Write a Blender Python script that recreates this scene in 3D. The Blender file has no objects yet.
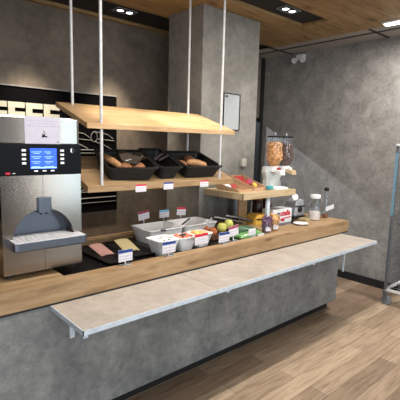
import bpy, bmesh, math, random
from mathutils import Vector, Matrix
random.seed(7)
S = bpy.context.scene
COL = S.collection
PI = math.pi

# ------------------------------------------------------------------ camera
yaw, pit, rol, FPX = -.7327, -.139, .0255, 406.28
fw = Vector((-math.sin(yaw)*math.cos(pit), math.cos(yaw)*math.cos(pit), math.sin(pit)))
rr = Vector((math.cos(yaw), math.sin(yaw), 0)); uu = rr.cross(fw)
R = rr*math.cos(rol)+uu*math.sin(rol); U = -rr*math.sin(rol)+uu*math.cos(rol)
cd = bpy.data.cameras.new('camera'); cam = bpy.data.objects.new('camera', cd); COL.objects.link(cam)
cd.sensor_width = 36; cd.sensor_fit = 'HORIZONTAL'; cd.lens = FPX/400*36; cd.clip_start = .05
M4 = Matrix((R, U, -fw)).transposed().to_4x4(); M4.translation = Vector((-3.8517, -2.0082, 1.6443))
cam.matrix_world = M4
S.camera = cam

# ------------------------------------------------------------------ world, light, exposure
S.view_settings.view_transform = 'Standard'; S.view_settings.look = 'None'
S.view_settings.exposure = 0.0; S.view_settings.gamma = 1.0; S.view_settings.use_curve_mapping = False
W = bpy.data.worlds.new('world'); S.world = W; W.use_nodes = True
W.node_tree.nodes['Background'].inputs[0].default_value = (.75, .85, 1, 1)
W.node_tree.nodes['Background'].inputs[1].default_value = .12

def light(name, kind, loc, target, power, color, **kw):
    d = bpy.data.lights.new(name, kind); d.energy = power; d.color = color
    for k, v in kw.items(): setattr(d, k, v)
    o = bpy.data.objects.new(name, d); COL.objects.link(o); o.location = loc
    v = Vector(target)-Vector(loc)
    o.rotation_euler = v.to_track_quat('-Z', 'Y').to_euler()
    return o
COOL = (.80, .90, 1.0); NEUT = (1, .96, .90); WARM = (1, .80, .55)
# window daylight behind and beside the camera; narrow panes added for stripes in steel
for x, w, e, c in ((-4.9, 3.8, 130, COOL), (-.77, .17, 13, NEUT), (-.19, .60, 33, (.66, .88, 1.0))):
    light('daylight_panel', 'AREA', (x, -5.6, 1.5), (x, 0, 1.3), e, c, shape='RECTANGLE', size=w, size_y=2.4)
light('side_daylight', 'AREA', (-6.3, -2.6, 1.4), (-2.0, -1.0, .9), 16, (.45, .72, 1.0), shape='RECTANGLE', size=2, size_y=2.0)
light('room_fill', 'AREA', (-2.0, -3.4, 2.83), (-1.6, -2.6, 0), 44, NEUT, shape='RECTANGLE', size=4.5, size_y=.3)  # added fill from above, lifts the shaded floor under the tray rail
# ceiling lamps in front of the counter
light('ceiling_lamp', 'AREA', (-2.2, -.67, 2.83), (-2.2, -.67, 0), 68, NEUT, shape='RECTANGLE', size=2.6, size_y=.06)
light('tube_lamp', 'AREA', (.27, -.75, 2.81), (.27, -.75, 0), 54, NEUT, shape='RECTANGLE', size=.06, size_y=1.3)
# spot lamps in the black ceiling channels
for x, e in ((-2.35, 75), (-1.80, 105)):
    light('spot_lamp', 'SPOT', (x, .43, 2.84), (x+.12, .56, 1.7), e, (1, .92, .78), spot_size=math.radians(46), spot_blend=.8, shadow_soft_size=.05)
for x, e in ((-.70, 36), (-1.20, 32)):
    light('spot_lamp', 'SPOT', (x, .36, 2.84), (x-.1, .80, 1.3), e, (1, .97, .92), spot_size=math.radians(44), spot_blend=.9, shadow_soft_size=.05)
for x in (-3.4, -2.5, -1.66):
    light('spot_lamp', 'SPOT', (x, 1.55, 2.84), (x, 1.62, 1.0), 200, (1, .86, .68), spot_size=math.radians(60), spot_blend=.7, shadow_soft_size=.05)
# spot added in the passage, casts the diagonal light edge on the right wall
light('added_passage_spot', 'SPOT', (-1.2, 3.9, 3.11), (.84, .9, 1.2), 330, (.85, .92, 1), spot_size=math.radians(70), spot_blend=.3, shadow_soft_size=.02)

# ------------------------------------------------------------------ materials
def lin(c): return tuple(((v/255)/12.92 if v/255 <= .04045 else ((v/255+.055)/1.055)**2.4) for v in c)+(1,)
class NT:
    def __init__(s, name):
        s.m = bpy.data.materials.new(name); s.m.use_nodes = True; s.t = s.m.node_tree; s.n = s.t.nodes; s.l = s.t.links
        s.b = s.n['Principled BSDF']
    def node(s, typ, **kw):
        n = s.n.new(typ)
        for k, v in kw.items(): setattr(n, k, v)
        return n
    def coords(s, scale=(1, 1, 1), loc=(0, 0, 0), kind='Object'):
        tc = s.node('ShaderNodeTexCoord'); mp = s.node('ShaderNodeMapping')
        mp.inputs['Scale'].default_value = scale; mp.inputs['Location'].default_value = loc
        s.l.new(tc.outputs[kind], mp.inputs[0]); return mp.outputs[0]
    def noise(s, vec, scale, detail=4, rough=.55, dist=0):
        n = s.node('ShaderNodeTexNoise'); n.inputs['Scale'].default_value = scale; n.inputs['Detail'].default_value = detail
        n.inputs['Roughness'].default_value = rough; n.inputs['Distortion'].default_value = dist
        s.l.new(vec, n.inputs['Vector']); return n.outputs['Fac']
    def ramp(s, fac, stops):
        r = s.node('ShaderNodeValToRGB'); e = r.color_ramp.elements
        while len(e) < len(stops): e.new(.5)
        for k, (p, c) in enumerate(stops): e[k].position = p; e[k].color = c
        s.l.new(fac, r.inputs[0]); return r.outputs[0]
    def mix(s, a, b, fac, mode='MIX'):
        m = s.node('ShaderNodeMix', data_type='RGBA', blend_type=mode)
        for sock, v in ((m.inputs[0], fac), (m.inputs[6], a), (m.inputs[7], b)):
            if hasattr(v, 'is_output'): s.l.new(v, sock)
            else: sock.default_value = v
        return m.outputs[2]
    def bump(s, h, strength=.2, dist=.01):
        b = s.node('ShaderNodeBump'); b.inputs['Strength'].default_value = strength; b.inputs['Distance'].default_value = dist
        s.l.new(h, b.inputs['Height']); s.l.new(b.outputs[0], s.b.inputs['Normal'])
    def set(s, color=None, rough=.5, metal=0, spec=None, trans=None, emit=None, alpha=None, ior=None):
        b = s.b
        if color is not None:
            if hasattr(color, 'is_output'): s.l.new(color, b.inputs['Base Color'])
            else: b.inputs['Base Color'].default_value = color
        if hasattr(rough, 'is_output'): s.l.new(rough, b.inputs['Roughness'])
        else: b.inputs['Roughness'].default_value = rough
        b.inputs['Metallic'].default_value = metal
        if spec is not None: b.inputs['Specular IOR Level'].default_value = spec
        if trans is not None: b.inputs['Transmission Weight'].default_value = trans
        if ior is not None: b.inputs['IOR'].default_value = ior
        if alpha is not None: b.inputs['Alpha'].default_value = alpha
        if emit is not None: b.inputs['Emission Color'].default_value = emit[0]; b.inputs['Emission Strength'].default_value = emit[1]
        return s.m
def plain(name, c, rough=.5, metal=0, var=.06, **kw):
    t = NT(name); v = t.coords(); f = t.noise(v, 35, 3)
    a = lin(c); d = tuple(x*(1-var*2) for x in a[:3])+(1,); u = tuple(min(1, x*(1+var*2)) for x in a[:3])+(1,)
    return t.set(t.ramp(f, [(.3, d), (.7, u)]), rough, metal, **kw)
def concrete(name, dark, mid, light_, rough=.75, scale=1.0, pit=.5):
    t = NT(name); v = t.coords()
    f1 = t.noise(v, 2.2*scale, 8, .62, .4); f2 = t.noise(v, 11*scale, 6, .65); f3 = t.noise(v, 70*scale, 3, .6)
    c1 = t.ramp(f1, [(.32, lin(dark)), (.5, lin(mid)), (.68, lin(light_))])
    c2 = t.ramp(f2, [(.3, lin(dark)), (.7, lin(light_))])
    c = t.mix(c1, c2, .42)
    sp = t.ramp(f3, [(.28, (.35, .35, .35, 1)), (.42, (1, 1, 1, 1)), (.62, (1, 1, 1, 1)), (.75, (1.0, 1.0, 1.0, 1))])
    c = t.mix(c, sp, pit, 'MULTIPLY')
    t.bump(f2, .08, .01)
    return t.set(c, rough)
def oak(name, dark, mid, light_, rough=.5, axis='X', knot=1.0, kscale=(2.2, 7, 7)):
    st = {'X': (1, 9, 9), 'Y': (9, 1, 9)}[axis]
    ks = {'X': kscale, 'Y': (kscale[1], kscale[0], kscale[2])}[axis]
    t = NT(name); v = t.coords(st); f = t.noise(v, 2.4, 6, .6, .8); g = t.noise(t.coords(tuple(q*4 for q in st)), 6, 3, .6)
    c = t.ramp(f, [(.3, lin(dark)), (.5, lin(mid)), (.7, lin(light_))])
    c = t.mix(c, t.ramp(g, [(.3, (.78, .74, .70, 1)), (.6, (1, 1, 1, 1))]), .6, 'MULTIPLY')
    vo = t.node('ShaderNodeTexVoronoi'); vo.inputs['Scale'].default_value = 1.0
    nz = t.node('ShaderNodeTexNoise'); nz.inputs['Scale'].default_value = 3
    t.l.new(t.coords(ks), vo.inputs['Vector'])
    kn = t.ramp(vo.outputs['Distance'], [(.03, (.28, .19, .12, 1)), (.10, (.62, .5, .40, 1)), (.2, (1, 1, 1, 1))])
    c = t.mix(c, kn, .75*knot, 'MULTIPLY')
    return t.set(c, rough)
def planks(name):
    t = NT(name); v = t.coords()
    br = t.node('ShaderNodeTexBrick'); br.offset = .37; br.offset_frequency = 2; br.squash = 1
    br.inputs['Scale'].default_value = 1; br.inputs['Brick Width'].default_value = 1.22; br.inputs['Row Height'].default_value = .135
    br.inputs['Mortar Size'].default_value = .0016; br.inputs['Mortar Smooth'].default_value = .1; br.inputs['Bias'].default_value = 0
    br.inputs['Color1'].default_value = lin((140, 117, 96)); br.inputs['Color2'].default_value = lin((192, 168, 142)); br.inputs['Mortar'].default_value = lin((84, 70, 58))
    t.l.new(t.coords((1, 1, 1), (.3, .065, 0)), br.inputs['Vector'])
    f = t.noise(t.coords((1.2, 14, 1)), 3, 7, .65, .6); g = t.noise(t.coords((3, 60, 1)), 3, 3, .6)
    c = t.mix(br.outputs[0], t.ramp(f, [(.32, (.50, .46, .42, 1)), (.56, (1, 1, 1, 1)), (.75, (1.0, 1.0, 1.0, 1))]), .9, 'MULTIPLY')
    c = t.mix(c, t.ramp(g, [(.3, (.8, .78, .75, 1)), (.6, (1, 1, 1, 1))]), .5, 'MULTIPLY')
    return t.set(c, .42)
def steel(name, c=(158, 150, 143), rough=.2, stretch=(60, 60, .6)):
    t = NT(name); f = t.noise(t.coords(stretch), 6, 3, .6)
    r = t.node('ShaderNodeMapRange'); r.inputs['To Min'].default_value = rough-.04; r.inputs['To Max'].default_value = rough+.05
    t.l.new(f, r.inputs[0])
    a = lin(c); return t.set(t.ramp(f, [(.3, tuple(x*.88 for x in a[:3])+(1,)), (.7, a)]), r.outputs[0], 1.0)
def glass(name, tint=(.95, .96, .96, 1), mixf=.03):
    # thin clear glass or clear plastic: mostly transparent with a glossy reflection
    t = NT(name); tr = t.node('ShaderNodeBsdfTransparent'); tr.inputs[0].default_value = tint
    gl = t.node('ShaderNodeBsdfGlossy'); gl.inputs['Roughness'].default_value = .08; gl.inputs[0].default_value = (.9, .95, 1, 1)
    fr = t.node('ShaderNodeLayerWeight'); fr.inputs[0].default_value = .25
    ad = t.node('ShaderNodeMath', operation='MULTIPLY_ADD'); ad.inputs[1].default_value = .35; ad.inputs[2].default_value = mixf; t.l.new(fr.outputs['Facing'], ad.inputs[0])
    mx = t.node('ShaderNodeMixShader'); t.l.new(ad.outputs[0], mx.inputs[0]); t.l.new(tr.outputs[0], mx.inputs[1]); t.l.new(gl.outputs[0], mx.inputs[2])
    t.l.new(mx.outputs[0], t.n['Material Output'].inputs[0]); return t.m

m_wall = concrete('brown grey plaster', (84, 75, 66), (106, 95, 84), (130, 118, 105), .8, 1.2, .35)
m_wallr = concrete('grey plaster', (106, 103, 100), (134, 131, 127), (166, 162, 157), .7, 2.6, .6)
m_colm = concrete('column plaster', (102, 99, 93), (124, 121, 115), (148, 144, 137), .8, 1.5, .3)
m_panel = concrete('counter concrete', (94, 96, 97), (122, 124, 123), (156, 157, 154), .6, 2.2, .6)
m_stone = concrete('pale stone laminate', (156, 146, 136), (176, 166, 155), (194, 184, 174), .38, 2.6, .3)
m_oak = oak('light oak', (134, 104, 72), (162, 132, 96), (180, 151, 115), kscale=(2.6, 9, 9))
m_oakshelf = oak('shelf oak', (166, 130, 90), (186, 152, 110), (200, 168, 128), knot=.5)
m_oakdisp = oak('pale ply', (172, 146, 112), (192, 168, 132), (206, 184, 150), knot=.3)
m_ceil = oak('ceiling oak', (116, 92, 58), (152, 122, 80), (174, 144, 100), .6, knot=1.1, kscale=(1.8, 4.0, 4.5))
m_tile = plain('ceiling tile', (158, 153, 148), .9)
m_floor = planks('wood plank floor')
m_black = plain('matt black', (22, 22, 23), .6)
m_satin = plain('satin black', (15, 16, 18), .32)
m_navy = plain('dark control panel', (7, 10, 16), .5, spec=.15)
m_chalk = plain('blackboard', (10, 9, 11), .9, spec=.05)
m_cream = plain('cream lettering', (188, 184, 168), .7)
m_chalkline = plain('chalk line', (128, 126, 124), .8)
m_steel = steel('brushed steel')
m_steel2 = steel('grey steel', (112, 118, 130), .38, (1, 1, 40))
m_grille = plain('pale grille', (228, 226, 228), .4)
m_alu = plain('aluminium', (190, 194, 200), .38, .6)
m_edge = plain('white edge profile', (206, 216, 226), .35)
m_rod = plain('white rod', (196, 196, 196), .4)
m_white = plain('white plastic', (228, 228, 228), .4, var=.02)
m_cer = plain('white ceramic', (246, 245, 244), .25, var=.02)
m_paper = plain('paper', (214, 211, 217), .8, var=.02)
m_ink = plain('ink', (60, 58, 66), .8)
m_inkl = plain('faint ink', (165, 160, 176), .8)
m_blue = plain('blue print', (30, 58, 130), .7)
m_lblue = plain('light blue print', (110, 175, 215), .7)
m_red = plain('red print', (196, 30, 52), .6)
m_pink = plain('pink print', (160, 62, 92), .7)
m_wicker = plain('black wicker', (12, 11, 12), .5, var=.2)
m_liner = plain('black well liner', (22, 20, 20), .25)
m_plate = plain('black tray', (16, 15, 18), .35)
m_ham = plain('ham', (176, 132, 124), .5, var=.1)
m_cheese = plain('cheese', (188, 172, 128), .5, var=.05)
m_crust = plain('bread crust', (132, 84, 48), .7, var=.25)
m_crust2 = plain('pale bread', (172, 126, 84), .75, var=.15)
m_bagp = plain('brown bag', (190, 140, 96), .8)
m_yogurt = plain('white filling', (238, 232, 224), .4, var=.02)
m_salad = plain('fruit filling', (196, 110, 84), .5, var=.3)
m_salad2 = plain('yellow filling', (224, 160, 84), .5, var=.25)
m_apple = plain('yellow apple', (206, 202, 108), .35, var=.1)
m_orange = plain('orange fruit', (176, 98, 60), .45, var=.15)
m_wrap = plain('green wrap', (96, 138, 82), .15, var=.2)
m_wrapd = plain('dark green', (46, 84, 54), .3, var=.25)
m_kraft = plain('kraft cardboard', (184, 148, 114), .8, var=.05)
m_yel = plain('yellow pack', (240, 190, 84), .5)
m_teal = plain('teal pack', (50, 150, 160), .35)
m_redp = plain('red pack', (158, 44, 46), .35)
m_jam = plain('dark portion', (70, 34, 50), .3, var=.3)
m_honey = plain('amber portion', (200, 150, 90), .3, var=.2)
m_choc = plain('chocolate brown', (66, 34, 24), .3, var=.15)
m_ccap = plain('brown portion', (140, 74, 44), .4, var=.2)
m_flake = plain('corn flakes', (204, 150, 98), .7, var=.3)
m_cocoa = plain('cocoa cereal', (96, 72, 64), .7, var=.35)
m_milk = plain('milk', (240, 226, 222), .4, var=.01)
m_glass = glass('clear glass')
m_glass2 = glass('clear plastic', (.98, .98, .98, 1), .02)
m_rubber = plain('grey rubber', (118, 124, 132), .6)
m_cart = plain('galvanised steel', (128, 134, 140), .35, .7)
m_paleblue = plain('pale blue', (122, 162, 186), .35, .2)
m_dk = plain('dark utensil', (36, 32, 32), .3)
t = NT('lit screen'); f = t.noise(t.coords((1, 1, 1)), 70, 2)
t.set(t.ramp(f, [(.35, lin((24, 60, 190))), (.65, lin((40, 92, 235)))]), .3, emit=(lin((34, 84, 225)), .9)); m_screen = t.m
t = NT('screen text'); t.set(lin((150, 190, 255)), .4, emit=(lin((150, 190, 255)), .8)); m_scrtext = t.m
t = NT('lamp glow'); t.set((1, 1, 1, 1), .4, emit=((1, .97, .92, 1), 9)); m_glow = t.m
t = NT('tube glow'); t.set((1, 1, 1, 1), .4, emit=((1, .98, .95, 1), 7)); m_tube = t.m

# ------------------------------------------------------------------ mesh helpers
def B(): return bmesh.new()
def box(bm, x0, x1, y0, y1, z0, z1):
    v = [bm.verts.new((x, y, z)) for x in (x0, x1) for y in (y0, y1) for z in (z0, z1)]
    for f in ((0, 1, 3, 2), (4, 6, 7, 5), (0, 4, 5, 1), (2, 3, 7, 6), (0, 2, 6, 4), (1, 5, 7, 3)): bm.faces.new([v[i] for i in f])
    return bm
def prism(bm, poly, ax, a, b):
    """extrude a 2D polygon along axis ax (0/1/2) from a to b"""
    def p(u, w, h):
        c = [u, w]; c.insert(ax, h); return c
    lo = [bm.verts.new(p(u, w, a)) for u, w in poly]; hi = [bm.verts.new(p(u, w, b)) for u, w in poly]
    n = len(poly)
    for i in range(n): bm.faces.new((lo[i], lo[(i+1) % n], hi[(i+1) % n], hi[i]))
    bm.faces.new(lo[::-1]); bm.faces.new(hi)
    return bm
def loft(bm, rings, cap0=True, cap1=True, closed=False):
    vs = [[bm.verts.new(p) for p in r] for r in rings]; n = len(rings[0])
    pairs = list(zip(vs, vs[1:])) + ([(vs[-1], vs[0])] if closed else [])
    for a, b in pairs:
        for i in range(n): bm.faces.new((a[i], a[(i+1) % n], b[(i+1) % n], b[i]))
    if cap0 and not closed: bm.faces.new(vs[0][::-1])
    if cap1 and not closed: bm.faces.new(vs[-1])
    return bm
def lathe(bm, prof, cx=0, cy=0, n=24, cap=True):
    rings = [[(cx+r*math.cos(2*PI*i/n), cy+r*math.sin(2*PI*i/n), z) for i in range(n)] for r, z in prof]
    return loft(bm, rings, cap, cap)
def tube(bm, pts, r, n=8):
    pts = [Vector(p) for p in pts]; rings = []
    for k, p in enumerate(pts):
        d = (pts[min(k+1, len(pts)-1)]-pts[max(k-1, 0)]).normalized()
        a = d.orthogonal().normalized() if k == 0 else (a-d*a.dot(d)).normalized()
        b = d.cross(a); rad = r[k] if isinstance(r, (list, tuple)) else r
        rings.append([p+a*rad*math.cos(2*PI*i/n)+b*rad*math.sin(2*PI*i/n) for i in range(n)])
    return loft(bm, rings)
def rrect(w, d, r, z, seg=4, cx=0, cy=0):
    out = []
    for sx, sy, a0 in ((1, 1, 0), (-1, 1, PI/2), (-1, -1, PI), (1, -1, 1.5*PI)):
        for k in range(seg+1):
            a = a0+PI/2*k/seg
            out.append((cx+sx*(w/2-r)+r*math.cos(a), cy+sy*(d/2-r)+r*math.sin(a), z))
    return out
def tub(bm, w0, d0, w1, d1, h, th=.004, r=.02, rim=.006):
    """open tapered rectangular tub: bottom w0 x d0, top w1 x d1"""
    rs = [rrect(w0, d0, r*.8, 0), rrect((w0+w1)/2, (d0+d1)/2, r*.9, h*.5), rrect(w1, d1, r, h-.006), rrect(w1+2*rim, d1+2*rim, r+rim, h-.004), rrect(w1+2*rim, d1+2*rim, r+rim, h),
          rrect(w1-2*th, d1-2*th, r, h), rrect((w0+w1)/2-2*th, (d0+d1)/2-2*th, r*.8, h*.5), rrect(w0-2*th, d0-2*th, r*.7, th)]
    return loft(bm, rs)
def blob(bm, c, s, n=10, m=7, jit=0, seed=0):
    rnd = random.Random(seed)
    rings = []
    for j in range(1, m):
        a = PI*j/m-PI/2
        rings.append([(c[0]+s[0]*math.cos(a)*math.cos(2*PI*i/n)*(1+rnd.uniform(-jit, jit)), c[1]+s[1]*math.cos(a)*math.sin(2*PI*i/n)*(1+rnd.uniform(-jit, jit)), c[2]+s[2]*math.sin(a)*(1+rnd.uniform(-jit, jit))) for i in range(n)])
    return loft(bm, rings)
def xf(bm, m): bmesh.ops.transform(bm, matrix=m, verts=bm.verts); return bm
def text_bm(body, size, depth=.0, bold=False):
    cu = bpy.data.curves.new('t', 'FONT'); cu.body = body; cu.size = size; cu.extrude = depth; cu.resolution_u = 2
    if bold: cu.offset = size*.038
    ob = bpy.data.objects.new('t', cu); COL.objects.link(ob)
    bpy.context.view_layer.update()
    me = bpy.data.meshes.new_from_object(ob.evaluated_get(bpy.context.evaluated_depsgraph_get()))
    bm = bmesh.new(); bm.from_mesh(me); bpy.data.objects.remove(ob); bpy.data.meshes.remove(me)
    return bm
def obj(name, bm, mat, parent=None, smooth=False, bevel=0, world=False, label=None):
    """link a bmesh as ONE object; world=True: its coordinates are world ones although it has a parent"""
    if world and parent is not None:
        off = Vector(parent.location)
        p = parent.parent
        while p is not None: off += Vector(p.location); p = p.parent
        bmesh.ops.translate(bm, verts=bm.verts, vec=-off)
    bmesh.ops.recalc_face_normals(bm, faces=bm.faces)
    me = bpy.data.meshes.new(name); bm.to_mesh(me); bm.free()
    for m in (mat if isinstance(mat, (list, tuple)) else [mat]): me.materials.append(m)
    if smooth:
        for p in me.polygons: p.use_smooth = True
        me.set_sharp_from_angle(angle=math.radians(40))
    o = bpy.data.objects.new(name, me); COL.objects.link(o)
    if parent is not None: o.parent = parent
    if bevel:
        b = o.modifiers.new('bevel', 'BEVEL'); b.width = bevel; b.segments = 2; b.limit_method = 'ANGLE'; b.angle_limit = math.radians(50)
    if label: o['label'] = label
    return o
def tag(o, label, cat, group=None, kind=None):
    o['label'] = label; o['category'] = cat
    if group: o['group'] = group
    if kind: o['kind'] = kind
    return o
def thing(name, label, cat, loc=(0, 0, 0), rotz=0, group=None):
    o = bpy.data.objects.new(name, None); COL.objects.link(o); o.empty_display_size = .05
    o.location = loc; o.rotation_euler = (0, 0, rotz)
    return tag(o, label, cat, group)
def struct(name, bm, mat, parent=None, **kw):
    o = obj(name, bm, mat, parent, **kw); o['kind'] = 'structure'; return o
def dup(root, loc, rotz=None, label=None):
    r = root.copy(); COL.objects.link(r); r.location = loc
    if rotz is not None: r.rotation_euler[2] = rotz
    if label: r['label'] = label
    for ch in list(root.children):
        c = ch.copy(); COL.objects.link(c); c.parent = r
        for g in list(ch.children):
            d = g.copy(); COL.objects.link(d); d.parent = c
    return r

# ------------------------------------------------------------------ the room
ZC, YB, XW = 2.86, 1.90, .842
struct('floor', box(B(), -7, XW+.1, -6.2, 5.2, -.06, 0), m_floor)
struct('wall_right', box(B(), XW, XW+.1, -6.2, 5.2, 0, 3.4), m_wallr)
bm = B(); box(bm, -7, -.55, YB, YB+.12, 0, 3.4); box(bm, -.55, XW, YB, YB+.12, 2.03, 3.4)
struct('wall_back', bm, m_wall)
struct('trim_1', box(B(), .775, XW, YB-.02, YB+.12, 0, ZC), m_black)          # black pier at the passage corner
struct('wall_passage', box(B(), -7, XW, 5.0, 5.2, 0, 3.4), m_black)
struct('wall_left', box(B(), -7.1, -7, -6.2, 5.2, 0, 3.4), m_wall)
struct('wall_front', box(B(), -7, XW+.1, -6.3, -6.2, 0, 3.4), plain('dark brown plaster', (64, 56, 50), .8))
struct('baseboard_right', box(B(), XW-.012, XW, -6.2, YB-.02, 0, .092), m_black)
# tiled ceiling along the right wall and in front, oak ceiling above the counter with two black light channels
XE, YE = .38, -1.6
Y1a, Y1b, Y2a, Y2b = .28, .59, 1.38, 1.84
struct('ceiling', box(B(), -7, XW, -6.2, YB+.12, ZC+.16, ZC+.22), m_black)
struct('ceiling_passage', box(B(), -7, XW, YB+.12, 5.2, 3.4, 3.46), m_black)
bm = B()
for y0, y1 in ((YE, Y1a), (Y1b, Y2a), (Y2b, YB)): box(bm, -7, XE, y0, y1, ZC, ZC+.1)
box(bm, -.16, XE, Y1a, Y1b, ZC, ZC+.1)
struct('ceiling_oak_boards', bm, m_ceil)
bm = B(); box(bm, -7, -.16, Y1a, Y1b, ZC+.03, ZC+.1); box(bm, -7, XE, Y2a, Y2b, ZC+.03, ZC+.1)
struct('trim_2', bm, m_black)
bm = B(); ys = [1.42-1.28*k for k in range(0, 6)]
xs = [XE-.27, .55]
yl = [YB]+ys+[-6.2]
for a, b in zip(yl, yl[1:]):
    for x0, x1 in ((XE+.001, .54), (.556, XW)):
        box(bm, x0, x1, b+.008, a-.008, ZC+.002, ZC+.012)
struct('ceiling_tiles', bm, m_tile)
bm = B(); box(bm, .53, .556, -6.2, YB, ZC-.004, ZC+.002)
for y in ys: box(bm, XE+.001, XW, y-.014, y+.014, ZC-.004, ZC+.002)
struct('trim_3', bm, m_black)
bm = B(); box(bm, -7, XE, -6.2, YE, ZC+.002, ZC+.02); struct('ceiling_front_tiles', bm, m_tile)
# free-standing plastered column
CX0, CX1, CY0, CY1 = -1.338, -.572, .80, 1.30
struct('wall_column', box(B(), CX0, CX1, CY0, CY1, 0, ZC), m_colm, bevel=.004)

# ------------------------------------------------------------------ ceiling lamps
def spot_module(loc, label):
    t = thing('ceiling_spotlight', label, 'ceiling light', loc, 0, 'twin spotlights in the black ceiling channels')
    bm = B(); box(bm, -.10, .10, -.055, .055, -.004, .0)
    obj('mounting_plate', bm, m_satin, t)
    bm = B(); loft(bm, [rrect(.22, .13, .01, 0), rrect(.22, .13, .01, -.008), rrect(.205, .115, .008, -.008), rrect(.205, .115, .008, 0)], closed=True)
    obj('frame', bm, m_alu, t)
    for x in (-.05, .05):
        bm = B(); lathe(bm, [(.036, -.004), (.040, -.012), (.034, -.012), (.030, -.006)], x, 0, 20, cap=False); ob = obj('lamp_ring', bm, m_alu, t, True)
        bm = B(); lathe(bm, [(.030, -.0065), (.028, -.009), (.01, -.010)], x, 0, 16); obj('lamp', bm, m_glow, ob)
spot_module((-.62, .42, ZC+.03), 'twin spotlight in the black ceiling channel in front of the column')
spot_module((-1.66, 1.58, ZC+.03), 'twin spotlight in the black ceiling channel by the back wall')
t = thing('tube_light', 'bright white tube light on the ceiling at the right edge', 'ceiling light', (.27, -.70, ZC))
bm = B(); box(bm, -.045, .045, -.68, .64, -.02, .0); obj('housing', bm, m_white, t, bevel=.004)
bm = B(); box(bm, -.032, .032, -.66, .62, -.032, -.0201); obj('diffuser', bm, m_tube, t, bevel=.004)
t = thing('emergency_light', 'small pale twin-head fitting high on the right wall by the ceiling', 'emergency light', (XW, 1.27, 2.785))
obj('back_box', box(B(), -.05, 0, -.06, .06, -.02, .045), m_white, t, bevel=.005)
for y in (-.075, .055):
    bm = B(); tube(bm, [(-.03, y+.01, -.01), (-.07, y+.01, -.03), (-.085, y+.01, -.035)], [.02, .036, .038], 14); obj('lamp_head', bm, m_white, t, True)

# ------------------------------------------------------------------ counter
ZT, ZB = .9034, .797
t = thing('serving_counter', 'grey concrete-look counter front with black recessed plinth', 'counter', (-1.8, .4, 0))
obj('front_panel', box(B(), -5, -.153, 0, .02, .1045, ZB), m_panel, t, world=True)
obj('end_panel', box(B(), -.173, -.153, .02, .78, .1045, ZB), m_panel, t, world=True)
obj('plinth', box(B(), -5, -.172, .08, .76, 0, .1045), m_black, t, world=True)
obj('carcass', box(B(), -5, -.18, .025, .775, .11, .74), m_black, t, world=True)
obj('shadow_gap', box(B(), -5, -.02, -.005, 0, .788, ZB), m_black, t, world=True)
WX0, WX1, WY0, WY1, WZ = -2.96, -1.21, .085, .755, .868
VX0, VX1, VY0, VZ = -.985, -.40, .24, .885
t = thing('worktop', 'thick light oak worktop with two sunken black wells', 'countertop', (-1.8, .4, ZB))
bm = B()
box(bm, -5, 0, 0, WY0, ZB, ZT); box(bm, -5, 0, WY1, .795, ZB, ZT); box(bm, -5, WX0, WY0, WY1, ZB, ZT); box(bm, WX1, VX0, WY0, WY1, ZB, ZT); box(bm, VX1, 0, WY0, WY1, ZB, ZT); box(bm, VX0, VX1, WY0, VY0, ZB, ZT)
obj('top_board', bm, m_oak, t, world=True)
obj('back_lip', box(B(), -5, CX0-.01, .775, .795, ZT, ZT+.012), m_oakshelf, t, world=True)
obj('well_liner', box(B(), WX0, WX1, WY0, WY1, ZB+.02, WZ), m_liner, t, world=True)
obj('well_liner', box(B(), VX0, VX1, VY0, WY1, ZB+.02, VZ), m_liner, t, world=True)

t = thing('tray_rail', 'pale stone-look tray shelf along the counter front with white edge', 'shelf', (-1.6, -.19, .766))
TX0, TX1, TY, TZ = -3.073, -.159, -.3765, .788
XR1 = .155
poly = [(TX0+.004, TY+.004), (-.163, TY+.004), (-.02, -.001), (TX0+.004, -.001)]
for a, b in ((TX0+.004, -2.206), (-2.203, -1.206), (-1.203, -.163)):
    obj('stone_slab', box(B(), a, b, TY+.004, -.001, TZ-.02, TZ), m_stone, t, world=True)
bm = B(); box(bm, TX0, TX0+.004, TY, -.001, TZ-.024, TZ+.0005); box(bm, TX0, TX1, TY, TY+.004, TZ-.024, TZ+.0005); box(bm, TX1-.004, TX1, TY, -.001, TZ-.024, TZ+.0005)
obj('edge_profile', bm, m_edge, t, world=True)
for x in (-3.045, -2.1, -1.15):
    bm = B(); box(bm, x-.003, x+.003, -.34, -.19, .735, .763); box(bm, x-.012, x+.012, -.20, -.192, .68, .763); box(bm, x-.012, x+.012, -.345, -.337, .735, .763); box(bm, x-.003, x+.003, -.19, 0, .74, .763)
    obj('bracket', bm, m_edge, t, world=True)
bm = B(); box(bm, -.152, -.140, -.06, -.045, .41, .763); box(bm, -.152, -.140, -.34, 0, .745, .763)
obj('bracket', bm, m_edge, t, world=True)

# ------------------------------------------------------------------ blackboard on the back wall
t = thing('menu_board', 'black wall board with cream lettering and chalk drawings behind the coffee machine', 'menu board', (-3.0, YB, .9))
XBR, ZBT = -1.585, 2.105
obj('panel', box(B(), -4.6, XBR, YB-.03, YB, .90, ZBT), m_chalk, t, world=True)
obj('top_rail', box(B(), -4.6, XBR, YB-.036, YB, ZBT, ZBT+.012), m_chalkline, t, world=True)
bm = text_bm('COFFEE', .30, .003, True)
mx = max(v.co.x for v in bm.verts); mz = max(v.co.y for v in bm.verts)
sc = 1.0
xf(bm, Matrix.Translation((-2.205, YB-.034, 1.972)) @ Matrix.Rotation(PI/2, 4, 'X') @ Matrix.Diagonal((1.14/mx, 1.0, 1, 1)) @ Matrix.Translation((-mx, -mz, 0)))
obj('lettering', bm, m_cream, t, world=True)
bm = B()
def chalk(pts, r=.004): tube(bm, [(x, YB-.034, z) for x, z in pts], r, 5)
chalk([(-3.2, 1.548), (-1.6, 1.548)], .005); chalk([(-3.2, 1.515), (-1.75, 1.515)], .003)
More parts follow.
